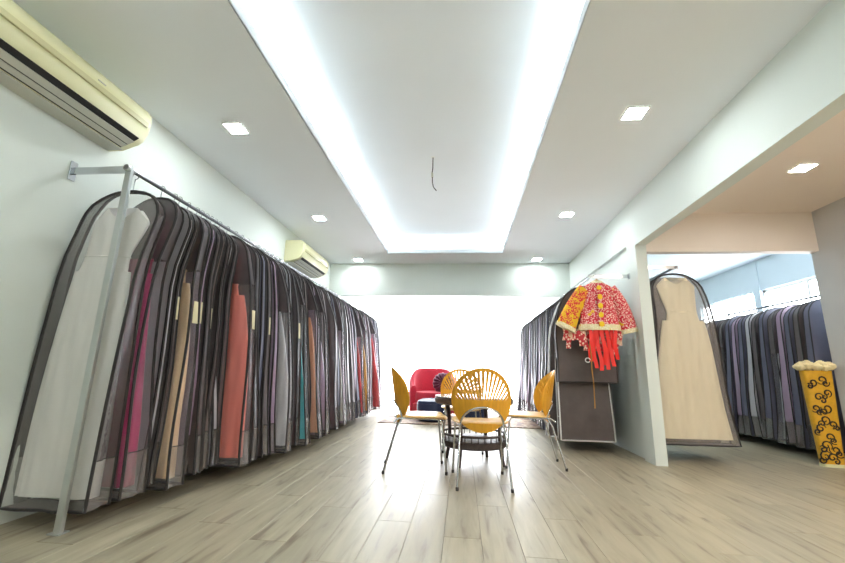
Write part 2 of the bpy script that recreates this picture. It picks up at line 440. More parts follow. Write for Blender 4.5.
aircon(4.95, 5.97, 2.205, 2.505, 'cream wall air conditioner above the middle of the garment rack')

# ------------------------------------------------------------------ garment bags
dark = dict(
    front=sheer('smoke_mesh', srgb(103, 93, 93), .72), side=sheer('smoke_gusset', srgb(74, 66, 67), .86), hem=sheer('clear_hem', srgb(150, 144, 140), .5, .22, .5))
light = dict(
    front=sheer('clear_mesh', srgb(206, 204, 200), .17), side=sheer('grey_gusset', srgb(84, 74, 75), .7), hem=dark['hem'])
clear = dict(yoke=sheer('smoke_yoke', srgb(92, 82, 84), .74),
    front=sheer('clear_film', srgb(176, 170, 170), .18, .3, .3), side=sheer('clear_gusset', srgb(150, 142, 148), .2, .3, .3), hem=dark['hem'])
greyb = dict(front=mat('grey_cloth', srgb(146, 136, 139), .6, bump=.2, bscale=25), side=mat('grey_cloth_side', srgb(134, 124, 129), .55, bump=.2, bscale=25), hem=dark['hem'])
char = dict(front=mat('charcoal_cloth', srgb(88, 79, 79), .55, bump=.2, bscale=25, var=.15), side=mat('charcoal_cloth_side', srgb(88, 78, 79), .5, bump=.2, bscale=25, var=.15), hem=dark['hem'])
brown = dict(front=mat('brown_cloth', srgb(105, 88, 81), .5, bump=.2, bscale=25, var=.15), side=mat('brown_cloth_side', srgb(100, 84, 79), .5, bump=.2, bscale=25, var=.15), hem=dark['hem'])
lilac = dict(front=mat('lilac_cloth', srgb(168, 148, 170), .5, bump=.2, bscale=25), side=mat('lilac_cloth_side', srgb(158, 136, 160), .5, bump=.2, bscale=25), hem=dark['hem'])
silver = dict(front=mat('silver_cloth', srgb(186, 184, 190), .4, bump=.25, bscale=25), side=mat('silver_cloth_side', srgb(180, 178, 184), .4, bump=.25, bscale=25), hem=dark['hem'])
bluegrey = dict(front=mat('slate_cloth', srgb(98, 98, 117), .5, bump=.2, bscale=25), side=mat('slate_cloth_side', srgb(91, 91, 112), .5, bump=.2, bscale=25), hem=dark['hem'])

def smooth(t): t = max(0., min(1., t)); return t*t*(3-2*t)

b_len = {}
def bag(x, y, zb, L, hwt, hwb, tht, thb, style, seed, label, group=None, yaw=0., pipe=None, rail_z=None, card=None,
        rail_x=None, fold=.014, ds=.2, lean=0., near=True):
    r = random.Random(seed); cx = 0.
    if rail_x is not None: cx = x-rail_x; x = rail_x
    root = empty('garment_bag', (x, y, zb), yaw, label, 'garment bag', group)
    b_len[root.name] = L
    D = [0, .008, .025, .055, .1, .15, ds, .3, .42, .56, .72, .9, 1.08, 1.26, 1.42, 1.56, 1.66]
    D = [d for d in D if d < L-.3]+[L-.27, L-.24, L-.16, L-.08, L]
    ph = [r.uniform(0, 6.28) for _ in range(8)]; fr = [r.uniform(2.2, 4.2) for _ in range(4)]
    def hw(d):
        if d < ds: return hwt*(.1+.9*math.sqrt(max(0, 1-(1-d/ds)**2)))
        return hwt+(hwb-hwt)*((d-ds)/(L-ds))**.9
    def ht(d): return .5*(tht*(.35+.65*smooth(d/.12))+(thb-tht)*smooth((d-.1)/(L-.1)))
    def ctr(d):
        k = smooth(d/L)
        return (cx*smooth(d/.55)+.02*k*math.sin(fr[0]*d+ph[0]), .02*k*math.sin(fr[1]*d+ph[1])+lean*k)
    def fr_pt(a, d, s):
        c = ctr(d); k = smooth(d/L); e = 1-a*a
        f = fold*k*e*(math.sin(a*7+ph[2]+1.3*math.sin(d*2+ph[3]))+.6*math.sin(a*13+ph[4]))
        return Vector((c[0]+hw(d)*a, c[1]+s*(ht(d)+f), L-d))
    def sd_pt(b, d, s):
        c = ctr(d); k = smooth(d/L); e = 1-b*b
        f = fold*1.3*k*e*math.sin(b*3+ph[5]+2.2*math.sin(d*2.3+ph[6]))+fold*.5*k*e*math.sin(d*17+ph[7]+b*4)
        return Vector((c[0]+s*(hw(d)+f), c[1]+ht(d)*b, L-d))
    A = [-1, -.86, -.6, -.3, 0, .3, .6, .86, 1]; B = [-1, -.5, 0, .5, 1]
    iS = len(D)-4
    yk_d = r.choice((.35, .35, .5))
    iY = next((k for k, d in enumerate(D) if d > yk_d), 5) if style.get('yoke') else 0
    for s, nm in ((-1, 'front_panel'), (1, 'back_panel')):
        MB().sheet(lambda i, j, q: fr_pt(A[i], D[iY+j], s), len(A), len(D)-iY).build(nm, style['front'], root)
    for s in (-1, 1):
        MB().sheet(lambda i, j, q: sd_pt(B[i], D[iY+j], s), len(B), iS+1-iY).build('gusset', style['side'], root)
        MB().sheet(lambda i, j, q: sd_pt(B[i], D[iS+j], s), len(B), len(D)-iS).build('hem_panel', style['hem'], root)
    if iY:
        ring_ = lambda d: [fr_pt(a, d, -1) for a in A[:-1]]+[sd_pt(b, d, 1) for b in B[:-1]]+[fr_pt(a, d, 1) for a in reversed(A[1:])]+[sd_pt(b, d, -1) for b in reversed(B[1:])]
        MB().loft([ring_(d) for d in D[:iY+1]], True, False).build('yoke', style['yoke'], root)
    if not iY: MB().sheet(lambda i, j, q: Vector((lerp(-1, 1, i)*hw(0)+ctr(0)[0], lerp(-1, 1, j)*ht(0), L)), 2, 2).build('neck_strip', style['side'], root)
    MB().sheet(lambda i, j, q: Vector((ctr(L)[0]+hw(L)*A[i], ctr(L)[1]+ht(L)*lerp(-1, 1, j/2), .004+.01*math.sin(A[i]*5+ph[3])*(j == 1))), len(A), 3).build('base_panel', style['side'], root)
    pm = MB(); rp = .0088 if near else .0065
    for s in (-1, 1):
        pts = [fr_pt(-1, d, s) for d in reversed(D)]+[fr_pt(1, d, s) for d in D]
        pts += [fr_pt(a, L, s) for a in reversed(A[1:-1])]
        pm.tube(pts, rp, 5, closed=True)
    pm.build('piping', pipe or black_m, root)
    if near:
        for s in (-1, 1):
            MB().tube([sd_pt(b, D[iS], s)+Vector((s*.002, 0, 0)) for b in B], .003, 4).build('seam', pipe or black_m, root)
    if rail_z:
        top = rail_z-zb
        if top-L > .02:
            R_ = .021; pts = [(0, 0, L-.01), (0, 0, top-R_*.9)]
            pts += [(R_*math.sin(a)*1.0, 0, top-R_*.0+R_*-math.cos(a)) for a in [PI*.25*k for k in range(1, 7)]]
            MB().tube(pts, .0026, 5).build('hook', chrome_m, root)
    if card:
        d, s, m_ = card
        p0 = sd_pt(-.55, d, s); p1 = sd_pt(.45, d, s); q0 = sd_pt(-.55, d+.15, s); q1 = sd_pt(.45, d+.15, s)
        o = Vector((s*.006, 0, 0)); o2 = Vector((s*.008, 0, 0))
        k = MB().add([p0+o, p1+o, q1+o, q0+o, p0+o2, p1+o2, q1+o2, q0+o2], [(0, 1, 2, 3), (4, 5, 6, 7), (0, 1, 5, 4), (1, 2, 6, 5), (2, 3, 7, 6), (3, 0, 4, 7)]).build('paper_tag', m_, root, smooth=False)
    return root, hw, ht, ctr, fold

def gown(b, m_, seed, label, bust=.165, top=.13):
    """strapless gown hanging inside the bag b"""
    bg, hw, ht, ctr, fold = b; L = b_len[bg.name]
    r = random.Random(seed); n = 48; p1, p2 = r.uniform(0, 6), r.uniform(0, 6)
    root = empty('gown', bg.location, bg.rotation_euler.z, label, 'gown')
    sg = lambda v, e: abs(v)**e*(1 if v >= 0 else -1)
    def ring(d, rx, f, heart=0., box=.75, q=1.0):
        o = []; c = ctr(d); ryy = max(.004, (ht(d)-1.7*fold*smooth(d/L))*.97-.002)*q
        rx = min(rx, (hw(d)-1.9*fold*smooth(d/L)-.003))
        for j in range(n):
            a = 2*PI*j/n; k = 1-f*(.5+.28*math.sin(a*7+p1+d*1.5)+.22*math.sin(a*12+p2-d))
            kk = 1
            dz = heart*(math.sin(2*a-PI/2)*.5+.5) if heart else 0
            dz = heart*abs(math.cos(a*1.0)) if False else dz
            if heart: dz = heart*(1-abs(abs(math.cos(a))-.5)*2)
            o.append((c[0]+rx*kk*sg(math.cos(a), box), c[1]+ryy*k*sg(math.sin(a), box), L-d+dz))
        return o
    w = .42
    MB().loft([ring(top+.06, bust*.93, 0, .075, q=.85), ring(top+.08, bust, 0, .06), ring(top+.13, bust*.95, .03), ring(w-.04, bust*.80, .04), ring(w, bust*.77, .04), ring(w+.1, bust*.86, .06)]).build('bodice', m_, root)
    MB().tube(ring(w, bust*.785, .0, q=1.04), .005, 5, closed=True).build('waist_band', m_, root)
    ds_ = [d for d in (w+.09, w+.2, .8, 1.0, 1.2, 1.4) if d <= L-.12]+[L-.05]
    rs = []
    for d in ds_:
        t = (d-w)/(L-w); rs.append(ring(d, lerp(bust*.88, hw(L)*.99, t**.6), .08+.3*t, box=lerp(.7, .36, t)))
    MB().loft(rs).build('skirt', m_, root)
    return root

def satin(name, c, rough=.35): return mat(name, c, rough, var=.045, scale=3, bump=.5, bscale=3.2, sheen=.2, stretch=(5, 5, .9), bdist=.05)
g_white = satin('white_satin', srgb(226, 224, 220)); g_mag = satin('magenta_satin', srgb(170, 16, 92)); g_pink = satin('pink_satin', srgb(226, 96, 136))
g_peach = satin('peach_satin', srgb(240, 204, 164)); g_coral = satin('coral_satin', srgb(238, 122, 104)); g_cyan = satin('cyan_satin', srgb(60, 190, 204))
g_red = satin('red_satin', srgb(214, 40, 48)); g_gold = satin('gold_satin', srgb(226, 160, 50)); g_lil = satin('lilac_satin', srgb(196, 176, 206))
g_wine = satin('wine_satin', srgb(128, 34, 52)); g_ivory = satin('ivory_satin', srgb(246, 234, 200)); g_sil = satin('silver_satin', srgb(206, 206, 212)); g_rose = satin('rose_satin', srgb(204, 110, 128))
g_purp = satin('purple_satin', srgb(92, 64, 108)); g_or = satin('apricot_satin', srgb(240, 170, 130))

RX, RZ = -1.985, 1.965
# (front y, right edge x at the hem, thickness at hem, bottom z, style, gown material, gown colour word, paper tag)
left = [
 (2.035, -1.885, .15, .085, light, g_white, 'white', None),
 (2.20, -1.865, .17, .10, clear, g_mag, 'magenta', None),
 (2.385, -1.86, .04, .10, silver, None, None, None),
 (2.432, -1.84, .042, .12, char, None, None, card_m),
 (2.48, -1.75, .13, .09, clear, g_peach, 'peach', card_m),
 (2.62, -1.775, .05, .13, lilac, None, None, card_m),
 (2.675, -1.75, .055, .13, char, None, None, None),
 (2.735, -1.77, .055, .14, brown, None, None, card_m),
 (2.795, -1.745, .05, .13, char, None, None, None),
 (2.85, -1.77, .05, .14, silver, None, None, None),
 (2.905, -1.75, .06, .13, char, None, None, None),
 (2.98, -1.575, .13, .12, clear, g_coral, 'coral', card_m),
 (3.13, -1.62, .09, .12, dark, g_rose, 'rose', None),
 (3.23, -1.60, .09, .11, bluegrey, None, None, None),
 (3.33, -1.57, .09, .12, char, None, None, card_m),
 (3.43, -1.56, .09, .11, lilac, None, None, None),
 (3.53, -1.55, .10, .11, clear, g_sil, 'silver', None),
 (3.64, -1.58, .09, .13, char, None, None, None),
 (3.74, -1.56, .08, .12, silver, None, None, None),
 (3.83, -1.57, .08, .12, dark, g_wine, 'wine red', card_m),
 (3.92, -1.54, .10, .11, clear, g_cyan, 'turquoise', None),
 (4.03, -1.57, .11, .13, char, None, None, None),
 (4.15, -1.55, .10, .12, brown, None, None, None),
 (4.26, -1.53, .12, .12, clear, g_or, 'apricot', None),
 (4.39, -1.54, .11, .12, lilac, None, None, None),
 (4.51, -1.53, .12, .11, clear, g_lil, 'pale lilac', None),
 (4.64, -1.55, .11, .12, char, None, None, None),
 (4.76, -1.53, .11, .12, greyb, None, None, None),
 (4.88, -1.53, .12, .12, dark, g_wine, 'dark red', None),
 (5.01, -1.54, .12, .12, silver, None, None, None),
 (5.14, -1.52, .12, .12, bluegrey, None, None, None),
 (5.27, -1.54, .12, .12, clear, g_white, 'off-white', None),
 (5.40, -1.52, .12, .12, lilac, None, None, None),
 (5.53, -1.54, .12, .12, char, None, None, None),
 (5.67, -1.53, .13, .12, silver, None, None, None),
 (5.82, -1.52, .13, .12, greyb, None, None, None),
 (5.97, -1.53, .13, .12, lilac, None, None, None),
 (6.12, -1.52, .13, .12, bluegrey, None, None, None),
 (6.28, -1.54, .14, .12, clear, g_red, 'scarlet', None),
 (6.45, -1.52, .14, .12, lilac, None, None, None),
 (6.62, -1.53, .14, .12, clear, g_gold, 'golden', None),
 (6.80, -1.52, .15, .12, bluegrey, None, None, None),
 (6.98, -1.54, .15, .12, lilac, None, None, None),
 (7.17, -1.53, .16, .12, greyb, None, None, None),
 (7.37, -1.52, .17, .12, clear, g_red, 'bright red', None),
 (7.58, -1.53, .18, .12, lilac, None, None, None),
 (7.80, -1.54, .18, .12, bluegrey, None, None, None),
 (8.02, -1.55, .18, .12, silver, None, None, None),
]
kindword = {id(char): 'charcoal', id(brown): 'dark brown', id(lilac): 'mauve grey', id(silver): 'silvery', id(greyb): 'mid grey', id(bluegrey): 'slate blue', id(dark): 'smoky', id(light): 'pale', id(clear): 'clear'}
ordw = ['', 'first', 'second', 'third', 'fourth', 'fifth', 'sixth', 'seventh', 'eighth', 'ninth', 'tenth', 'eleventh', 'twelfth', 'thirteenth', 'fourteenth', 'fifteenth', 'sixteenth']
lastg, cnt = '', 0
for i, (yf, xr, th, zb, st, gm, gw, cd) in enumerate(left):
    ztop = 1.862 if i == 0 else 1.90-.02*rnd.random()
    if i == 0: cxx, hwb, hwt, yaw = -2.115, .235, .235, .03
    else:
        hwb = min(.36, (xr-(-2.0))*.75+.13) if i < 12 else .38+.03*rnd.random()
        xr = xr+.05 if (gw and i > 12) else (xr-.025 if i > 12 else xr)
        hwb = max(hwb, .22); cxx = xr-hwb; hwt = max(.19, hwb*.62); yaw = rnd.uniform(-.05, .05)
        if cxx-hwb < xL+.02: hwb = (xr-xL-.02)/2; cxx = xL+.02+hwb
    L = ztop-zb
    if gw:
        lab = {'white': 'pale see-through garment bag holding a white gown, first on the long rack by its post'}.get(gw, 'see-through garment bag with a %s gown inside on the long wall rack' % gw)
        lastg, cnt = gw, 0
    else:
        cnt += 1
        lab = '%s garment bag%s, %s beyond the %s gown on the long rack' % (kindword[id(st)], ' with a tag' if cd else '', ordw[cnt], lastg)
    card = (.62+.04*rnd.random(), 1, cd) if cd else None
    b = bag(cxx, yf+th/2, zb, L, hwt, hwb, min(th*.62, .06), th, st, 100+i, lab, 'garment bags on the long wall rack', yaw, None, RZ, card, fold=min(.010, th*.08), near=yf < 4.6, rail_x=RX if i else -2.025)
    if gm:
        gl_ = {'white': 'white strapless wedding gown inside the first pale bag by the rack post'}.get(gw, '%s gown showing through its clear bag on the long wall rack' % gw)
        gown(b, gm, 300+i, gl_, bust=.175 if i == 0 else .15)

# long wall rack
rk = empty('clothes_rack', (RX, 2.02, 0), 0, 'long steel clothes rack along the wall under the air conditioners', 'clothes rack')
yE = 8.35-2.02
MB().tube([(0, -.03, RZ), (0, yE, RZ)], .0125, 10).build('rail', rail_m, rk)
MB().cbox(-.02, .02, -.012, .012, 0.006, RZ+.02, .003).build('post', steel_m, rk, smooth=False)
MB().cbox(-.035, .035, -.03, .03, 0, .006, .002).build('foot_plate', steel_m, rk, smooth=False)
MB().cbox(-.02, .02, yE-.02, yE+.005, 0, RZ+.02, .003).build('post', steel_m, rk, smooth=False)
for yy in (0, 2.05, 4.15, 6.3):
    MB().cbox(xL-RX+.008, .012, yy-.006, yy+.006, RZ-.022, RZ+.022, .002).build('bracket_arm', chrome_m, rk, smooth=False)
    MB().cbox(xL-RX+.001, xL-RX+.012, yy-.022, yy+.022, RZ-.06, RZ+.06, .003).build('wall_plate', chrome_m, rk, smooth=False)
    MB().tube([(0, yy-.03, RZ), (0, yy+.03, RZ)], .02, 10).build('clamp', steel_m, rk)

# ---- rack on the pillar side of the showroom
QX, QZ = 1.42, 1.885
rk2 = empty('clothes_rack', (QX, 4.467, 0), 0, 'chrome clothes rack fixed to the dividing wall behind the dining chairs', 'clothes rack')
MB().tube([(0, 0, QZ), (0, 3.8, QZ)], .0125, 10).build('rail', rail_m, rk2)
MB().cbox(-.03, xR-QX-.002, -.012, .0, QZ-.02, QZ+.02, .002).build('bracket_arm', chrome_m, rk2, smooth=False)
MB().cbox(xR-QX-.014, xR-QX-.001, -.03, .012, QZ-.03, QZ+.03, .003).build('wall_plate', chrome_m, rk2, smooth=False)
MB().cbox(-.015, xR+.04-QX-.002, 3.78, 3.8, QZ-.02, QZ+.02, .002).build('bracket_arm', chrome_m, rk2, smooth=False)
cpipe = dict(front=char['front'], side=char['side'], hem=char['side'])
bag(1.33, 4.60, .745, 1.055, .29, .305, .05, .10, cpipe, 501, 'short charcoal garment bag hanging behind the red embroidered costume', None, 0, black_m, QZ, None, fold=.012, ds=.24, rail_x=QX)
bag(1.34, 4.75, .13, 1.64, .25, .285, .05, .10, cpipe, 502, 'long charcoal garment bag with white piping below the red costume', None, .03, wpipe_m, QZ, None, fold=.008, ds=.22, rail_x=QX)
bag(1.30, 4.93, .14, 1.64, .25, .31, .05, .12, cpipe, 503, 'charcoal garment bag with white piping, second on the dividing wall rack', None, -.03, wpipe_m, QZ, None, fold=.008, ds=.22, rail_x=QX)
seq = [char, bluegrey, greyb, bluegrey, silver, char, lilac, bluegrey, silver, greyb, bluegrey, lilac, char, silver, bluegrey, lilac, greyb, bluegrey]
yy = 5.10
for i, st in enumerate(seq):
    hb = .33+.03*rnd.random()
    if i == 2: st = dict(front=clear['front'], side=clear['side'], hem=clear['side']); lab = 'see-through garment bag holding a silver gown on the dividing wall rack'
    elif i < 2: lab = '%s garment bag between the white-piped bags and the silver gown' % kindword[id(st)]
    else: lab = '%s garment bag, %s beyond the silver gown on the dividing wall rack' % (kindword[id(st)], ordw[i-2])
    b = bag(1.42, yy, .12, 1.68, .26, hb, .06, .14, st, 520+i, lab, 'garment bags on the dividing wall rack', rnd.uniform(-.05, .05), None, QZ, None, near=False)
    if i == 2: gown(b, g_sil, 590, 'silver gown in a clear bag on the dividing wall rack', bust=.2)
    yy += .172

# ---- rack behind the pillar with the ivory gown
PX_, PZ = 2.29, 1.975
rk3 = empty('clothes_rack', (PX_, 4.42, 0), 0, 'chrome clothes rack on the far side of the pillar holding an ivory gown', 'clothes rack')
MB().tube([(0, -.02, PZ), (0, 2.6, PZ)], .0125, 10).build('rail', rail_m, rk3)
MB().cbox(xD-PX_+.002, .03, -.012, 0, PZ-.02, PZ+.02, .002).build('bracket_arm', chrome_m, rk3, smooth=False)
MB().cbox(xD-PX_+.001, xD-PX_+.012, -.03, .015, PZ-.03, PZ+.03, .003).build('wall_plate', chrome_m, rk3, smooth=False)
MB().cbox(xD-PX_+.002, .02, 2.55, 2.56, PZ-.02, PZ+.02, .002).build('bracket_arm', chrome_m, rk3, smooth=False)
ivs = dict(front=sheer('ivory_film', srgb(176, 168, 164), .30, .3, .4), side=sheer('ivory_gusset', srgb(120, 114, 120), .5, .3, .3), hem=dark['hem'])
b = bag(2.335, 4.48, .175, 1.74, .275, .37, .06, .14, ivs, 601, 'clear garment bag with black piping beside the pillar, an ivory gown inside', None, .06, None, PZ, None, fold=.010, ds=.24, rail_x=PX_)
gown(b, g_ivory, 602, 'ivory lace gown inside the clear bag beside the pillar', bust=.2, top=.06)
for i in range(3):
    bag(2.27, 4.66+.16*i, .17, 1.74, .26, .34, .06, .13, (char, bluegrey, char)[i], 610+i, '%s garment bag, %s behind the ivory gown on the pillar rack' % (('charcoal', 'slate blue', 'charcoal')[i], ordw[i+1]), 'bags behind the ivory gown', 0, None, PZ, None, near=False, rail_x=PX_)

# ---- rack in the store room
SX, SZ = 4.06, 1.765
rk4 = empty('clothes_rack', (SX, 4.72, 0), 0, 'long clothes rack under the store room windows', 'clothes rack')
MB().tube([(0, 0, SZ), (0, 3.2, SZ)], .0125, 10).build('rail', rail_m, rk4)
for yy in (.0, 3.18):
    MB().tube([(0, yy, .0), (0, yy, SZ+.01)], .0125, 8).build('post', rail_m, rk4)
    MB().tube([(-.22, yy, .012), (.22, yy, .012)], .012, 8).build('foot', rail_m, rk4)
sq = [bluegrey, char, bluegrey, lilac, clear, bluegrey, char, silver, bluegrey, lilac, bluegrey, clear, char, bluegrey, silver, lilac, bluegrey, char, bluegrey, lilac, bluegrey]
yy = 4.82
for i, st in enumerate(sq):
    hb = .31+.03*rnd.random(); kw = kindword[id(st)]; z_ = .09+(.03*rnd.random() if st is not clear else 0)
    if st is clear:
        c_ = 'silver' if i == 4 else 'pale lilac'; lab = 'see-through garment bag holding a %s gown on the store room rack' % c_
    elif i < 4: lab = '%s garment bag, %s before the silver gown on the store room rack' % (kw, ordw[4-i])
    elif i < 11: lab = '%s garment bag, %s beyond the silver gown on the store room rack' % (kw, ordw[i-4])
    else: lab = '%s garment bag, %s beyond the pale lilac gown on the store room rack' % (kw, ordw[i-11])
    b = bag(SX, yy, z_, 1.60, .25, hb, .07, .12, st, 700+i, lab, 'garment bags on the store room rack', rnd.uniform(-.05, .05), None, SZ, None, near=False)
    if st is clear: gown(b, g_sil if i == 4 else g_lil, 760+i, '%s gown in a see-through bag on the store room rack' % c_, bust=.2)
    yy += .137

# ------------------------------------------------------------------ embroidered costume
jk = empty('embroidered_costume', (1.45, 4.385, .665), 0, 'red and yellow embroidered jacket with red ribbons hanging on the rack end', 'costume')
n = 28
def ell(rx, ry, z, cx=0., cyy=0., wob=0., ph=0.):
    return [(cx+rx*math.cos(2*PI*j/n)*(1+wob*math.sin(5*2*PI*j/n+ph)), cyy+ry*math.sin(2*PI*j/n)*(1+wob*math.sin(5*2*PI*j/n+ph)), z) for j in range(n)]
MB().loft([ell(.055, .03, 1.0), ell(.10, .038, .985), ell(.155, .046, .955), ell(.185, .05, .90), ell(.18, .05, .8), ell(.185, .052, .7), ell(.2, .056, .60, wob=.03), ell(.212, .06, .55, wob=.04)]).build('jacket_body', jack_m, jk)
MB().loft([ell(.2155, .0645, .545, wob=.04), ell(.2145, .0635, .58, wob=.035), ell(.21, .062, .60, wob=.03)], False, False).build('hem_band', hem_m, jk)
MB().loft([ell(.062, .034, .985), ell(.058, .034, 1.012), ell(.05, .03, 1.018)], False, False).build('collar', hem_m, jk)
MB().sheet(lambda i, j, s: (lerp(-.028, .028, i), -.062+.0-(.0 if s else .004)+(.02*max(0, (k_ := lerp(.58, .985, j/6))-.9)/.085), k_), 2, 7, .004)  .build('front_band', jack_m, jk, smooth=False)
for q in range(5):
    zz = .6+q*.085
    md = MB().lathe([(.001, -.003), (.024, -.002), (.026, .004), (.012, .008), (.001, .009)], 14)
    o = md.build('medallion', yel_m, jk); o.rotation_euler = (PI/2, 0, 0); o.location = (0, -.066+(.012 if q == 4 else 0), zz)
for s, tip, wd in ((-1, (-.36, -.02, .56), .10), (1, (.30, -.0, .53), .08)):
    rings = []
    p0 = Vector((s*.13, 0, .93)); p1 = Vector((s*.25, -.005, .80)); p2 = Vector(tip)
    for t in [k/8 for k in range(9)]:
        c = p0*(1-t)**2+p1*2*t*(1-t)+p2*t*t; tg = ((p1-p0)*(1-t)+(p2-p1)*t).normalized()
        nx = Vector((0, 1, 0)).cross(tg).normalized(); w_ = lerp(.07, wd, t); d_ = lerp(.045, .05, t)
        rings.append([c+nx*w_*math.cos(a)*(1+.04*t*math.sin(4*a))+Vector((0, 1, 0))*d_*math.sin(a) for a in [2*PI*j/18 for j in range(18)]])
    sl = MB().loft(rings).build('sleeve', ysl_m if s < 0 else jack_m, jk)
    tg = (p2-p1).normalized(); nx = Vector((0, 1, 0)).cross(tg).normalized()
    cf = [[p2+tg*u+nx*(wd+.004)*math.cos(a)+Vector((0, 1, 0))*.054*math.sin(a) for a in [2*PI*j/18 for j in range(18)]] for u in (-.035, .004)]
    MB().loft(cf).build('cuff', hem_m, sl)
# fringed under layer, slipping out on one side
for q in range(15):
    t = q/14; x = lerp(-.36, .2, t); zt = lerp(.56, .56, t)-(.02 if q % 2 else 0); ln = lerp(.11, .2, t)+.05*math.sin(q*1.7)
    MB().sheet(lambda i, j, s: (x+lerp(-.022, .022, i/2)+.01*math.sin(j+q), .012+.01*math.sin(q*2+i)+(.004 if s else 0), zt-ln*j/4), 3, 5, .004).build('fringe', under_m, jk)
for q, x in enumerate((-.115, -.075, -.03, .015, .06, .10, .135)):
    ln = (.30, .36, .38, .33, .37, .34, .28)[q]
    MB().sheet(lambda i, j, s: (x+lerp(-.019, .019, i/2)+.012*math.sin(j*.9+q*1.3), -.03-.012*math.sin(q*2.1+j*.5)+(.004 if s else 0), .56-ln*j/7), 3, 8, .004).build('ribbon', redr_m, jk)
MB().tube([(-.13, -.04, .42), (-.12, -.045, .3), (-.125, -.045, .2), (-.115, -.045, .08), (-.118, -.045, -.15)], .0055, 6).build('cord', goldc_m, jk)
MB().tube([(-.16+.025*math.cos(a), -.05, .27+.02*math.sin(a)) for a in [k*.7 for k in range(9)]], .005, 6).build('cord_knot', wpipe_m, jk)
hg = MB().tube([(-.13, 0, .955), (-.06, 0, .995), (0, 0, 1.025), (.06, 0, .995), (.13, 0, .955)], [.008, .012, .014, .012, .008], 8).build('hanger', wood_m, jk)
MB().tube([(0, 0, 1.03), (0, 0, 1.06), (.012, .025, 1.09), (0, .06, 1.1)], .003, 6).build('hook', chrome_m, hg)

jk.scale = (1, 1, 1.13)
# ------------------------------------------------------------------ gold brocade stand
py = empty('brocade_stand', (3.615, 4.58, 0), -.1, 'tapered gold stand with black scroll print and cream ruffled top by the doorway', 'stand')
def sec(w_, d_, z, k=24):
    o = []
    for j in range(k):
        a = 2*PI*j/k; c_, s_ = math.cos(a), math.sin(a); e = .45
        o.append((w_*abs(c_)**e*(1 if c_ >= 0 else -1), d_*abs(s_)**e*(1 if s_ >= 0 else -1), z))
    return o
Hs = .92
bw = lambda z: lerp(.09, .128, z/Hs); bd = lambda z: lerp(.045, .055, z/Hs)
MB().loft([sec(bw(z), bd(z), z) for z in (0, .02, .3, .6, Hs)]).build('body', gold_m, py)
MB().loft([sec(bw(.03)+.003, bd(.03)+.003, 0), sec(bw(.03)+.003, bd(.03)+.003, .03)]).build('base_trim', cream_m, py)
def spiral(mb_, cx_, cz_, r_, dirn, rot, turns=1.25):
    pts = []; rr = []
    for k in range(15):
        t = k/14; a = rot+dirn*turns*2*PI*t; R_ = r_*(1-.8*t)
        px_ = cx_+R_*math.cos(a); pz_ = cz_+R_*math.sin(a)
        pts.append((px_, -bd(pz_)-.0005, pz_)); rr.append(.0085*(1-.5*abs(2*t-1)))
    mb_.tube(pts, rr, 6, flat=1.0)
rs_ = random.Random(3)
for q, (u, z) in enumerate(((-.35, .80), (.3, .83), (.55, .70), (-.1, .66), (.35, .55), (-.5, .55), (.05, .44), (.6, .40), (-.4, .36), (.2, .28), (-.2, .2), (.5, .16), (-.45, .10), (.15, .09))):
    mb_ = MB(); x = u*bw(z); R_ = .040+.016*rs_.random()
    x -= .03; spiral(mb_, x, z, R_, 1, rs_.uniform(0, 6)); spiral(mb_, x+.03*(1 if q % 2 else -1), z-.035, R_*.7, -1, rs_.uniform(0, 6))
    mb_.build('scroll', scroll_m, py)
for q in range(13):
    a = 2*PI*q/11 if q < 11 else 0
    cx_, cy_ = (.135*math.cos(a), .055*math.sin(a)) if q < 11 else (.06*(1 if q == 11 else -1), 0)
    z = Hs+.03+(.025 if q >= 11 else .012*math.sin(q*2))
    mb_ = MB()
    for ring_, (R_, hh, tilt) in enumerate(((.046, .030, 1.), (.032, .042, .8), (.018, .05, .5))):
        mb_.loft([[(cx_+R_*f*(1+.12*math.sin(5*b+ring_))*math.cos(b), cy_+R_*f*(1+.12*math.sin(5*b+ring_))*math.sin(b), z+zz) for b in [2*PI*j/15 for j in range(15)]] for f, zz in ((.35, -.025), (.95, 0), (1.05, hh*.5), (.85, hh), (.6, hh*.8))])
    mb_.build('ruffle_rosette', ruff_m, py)

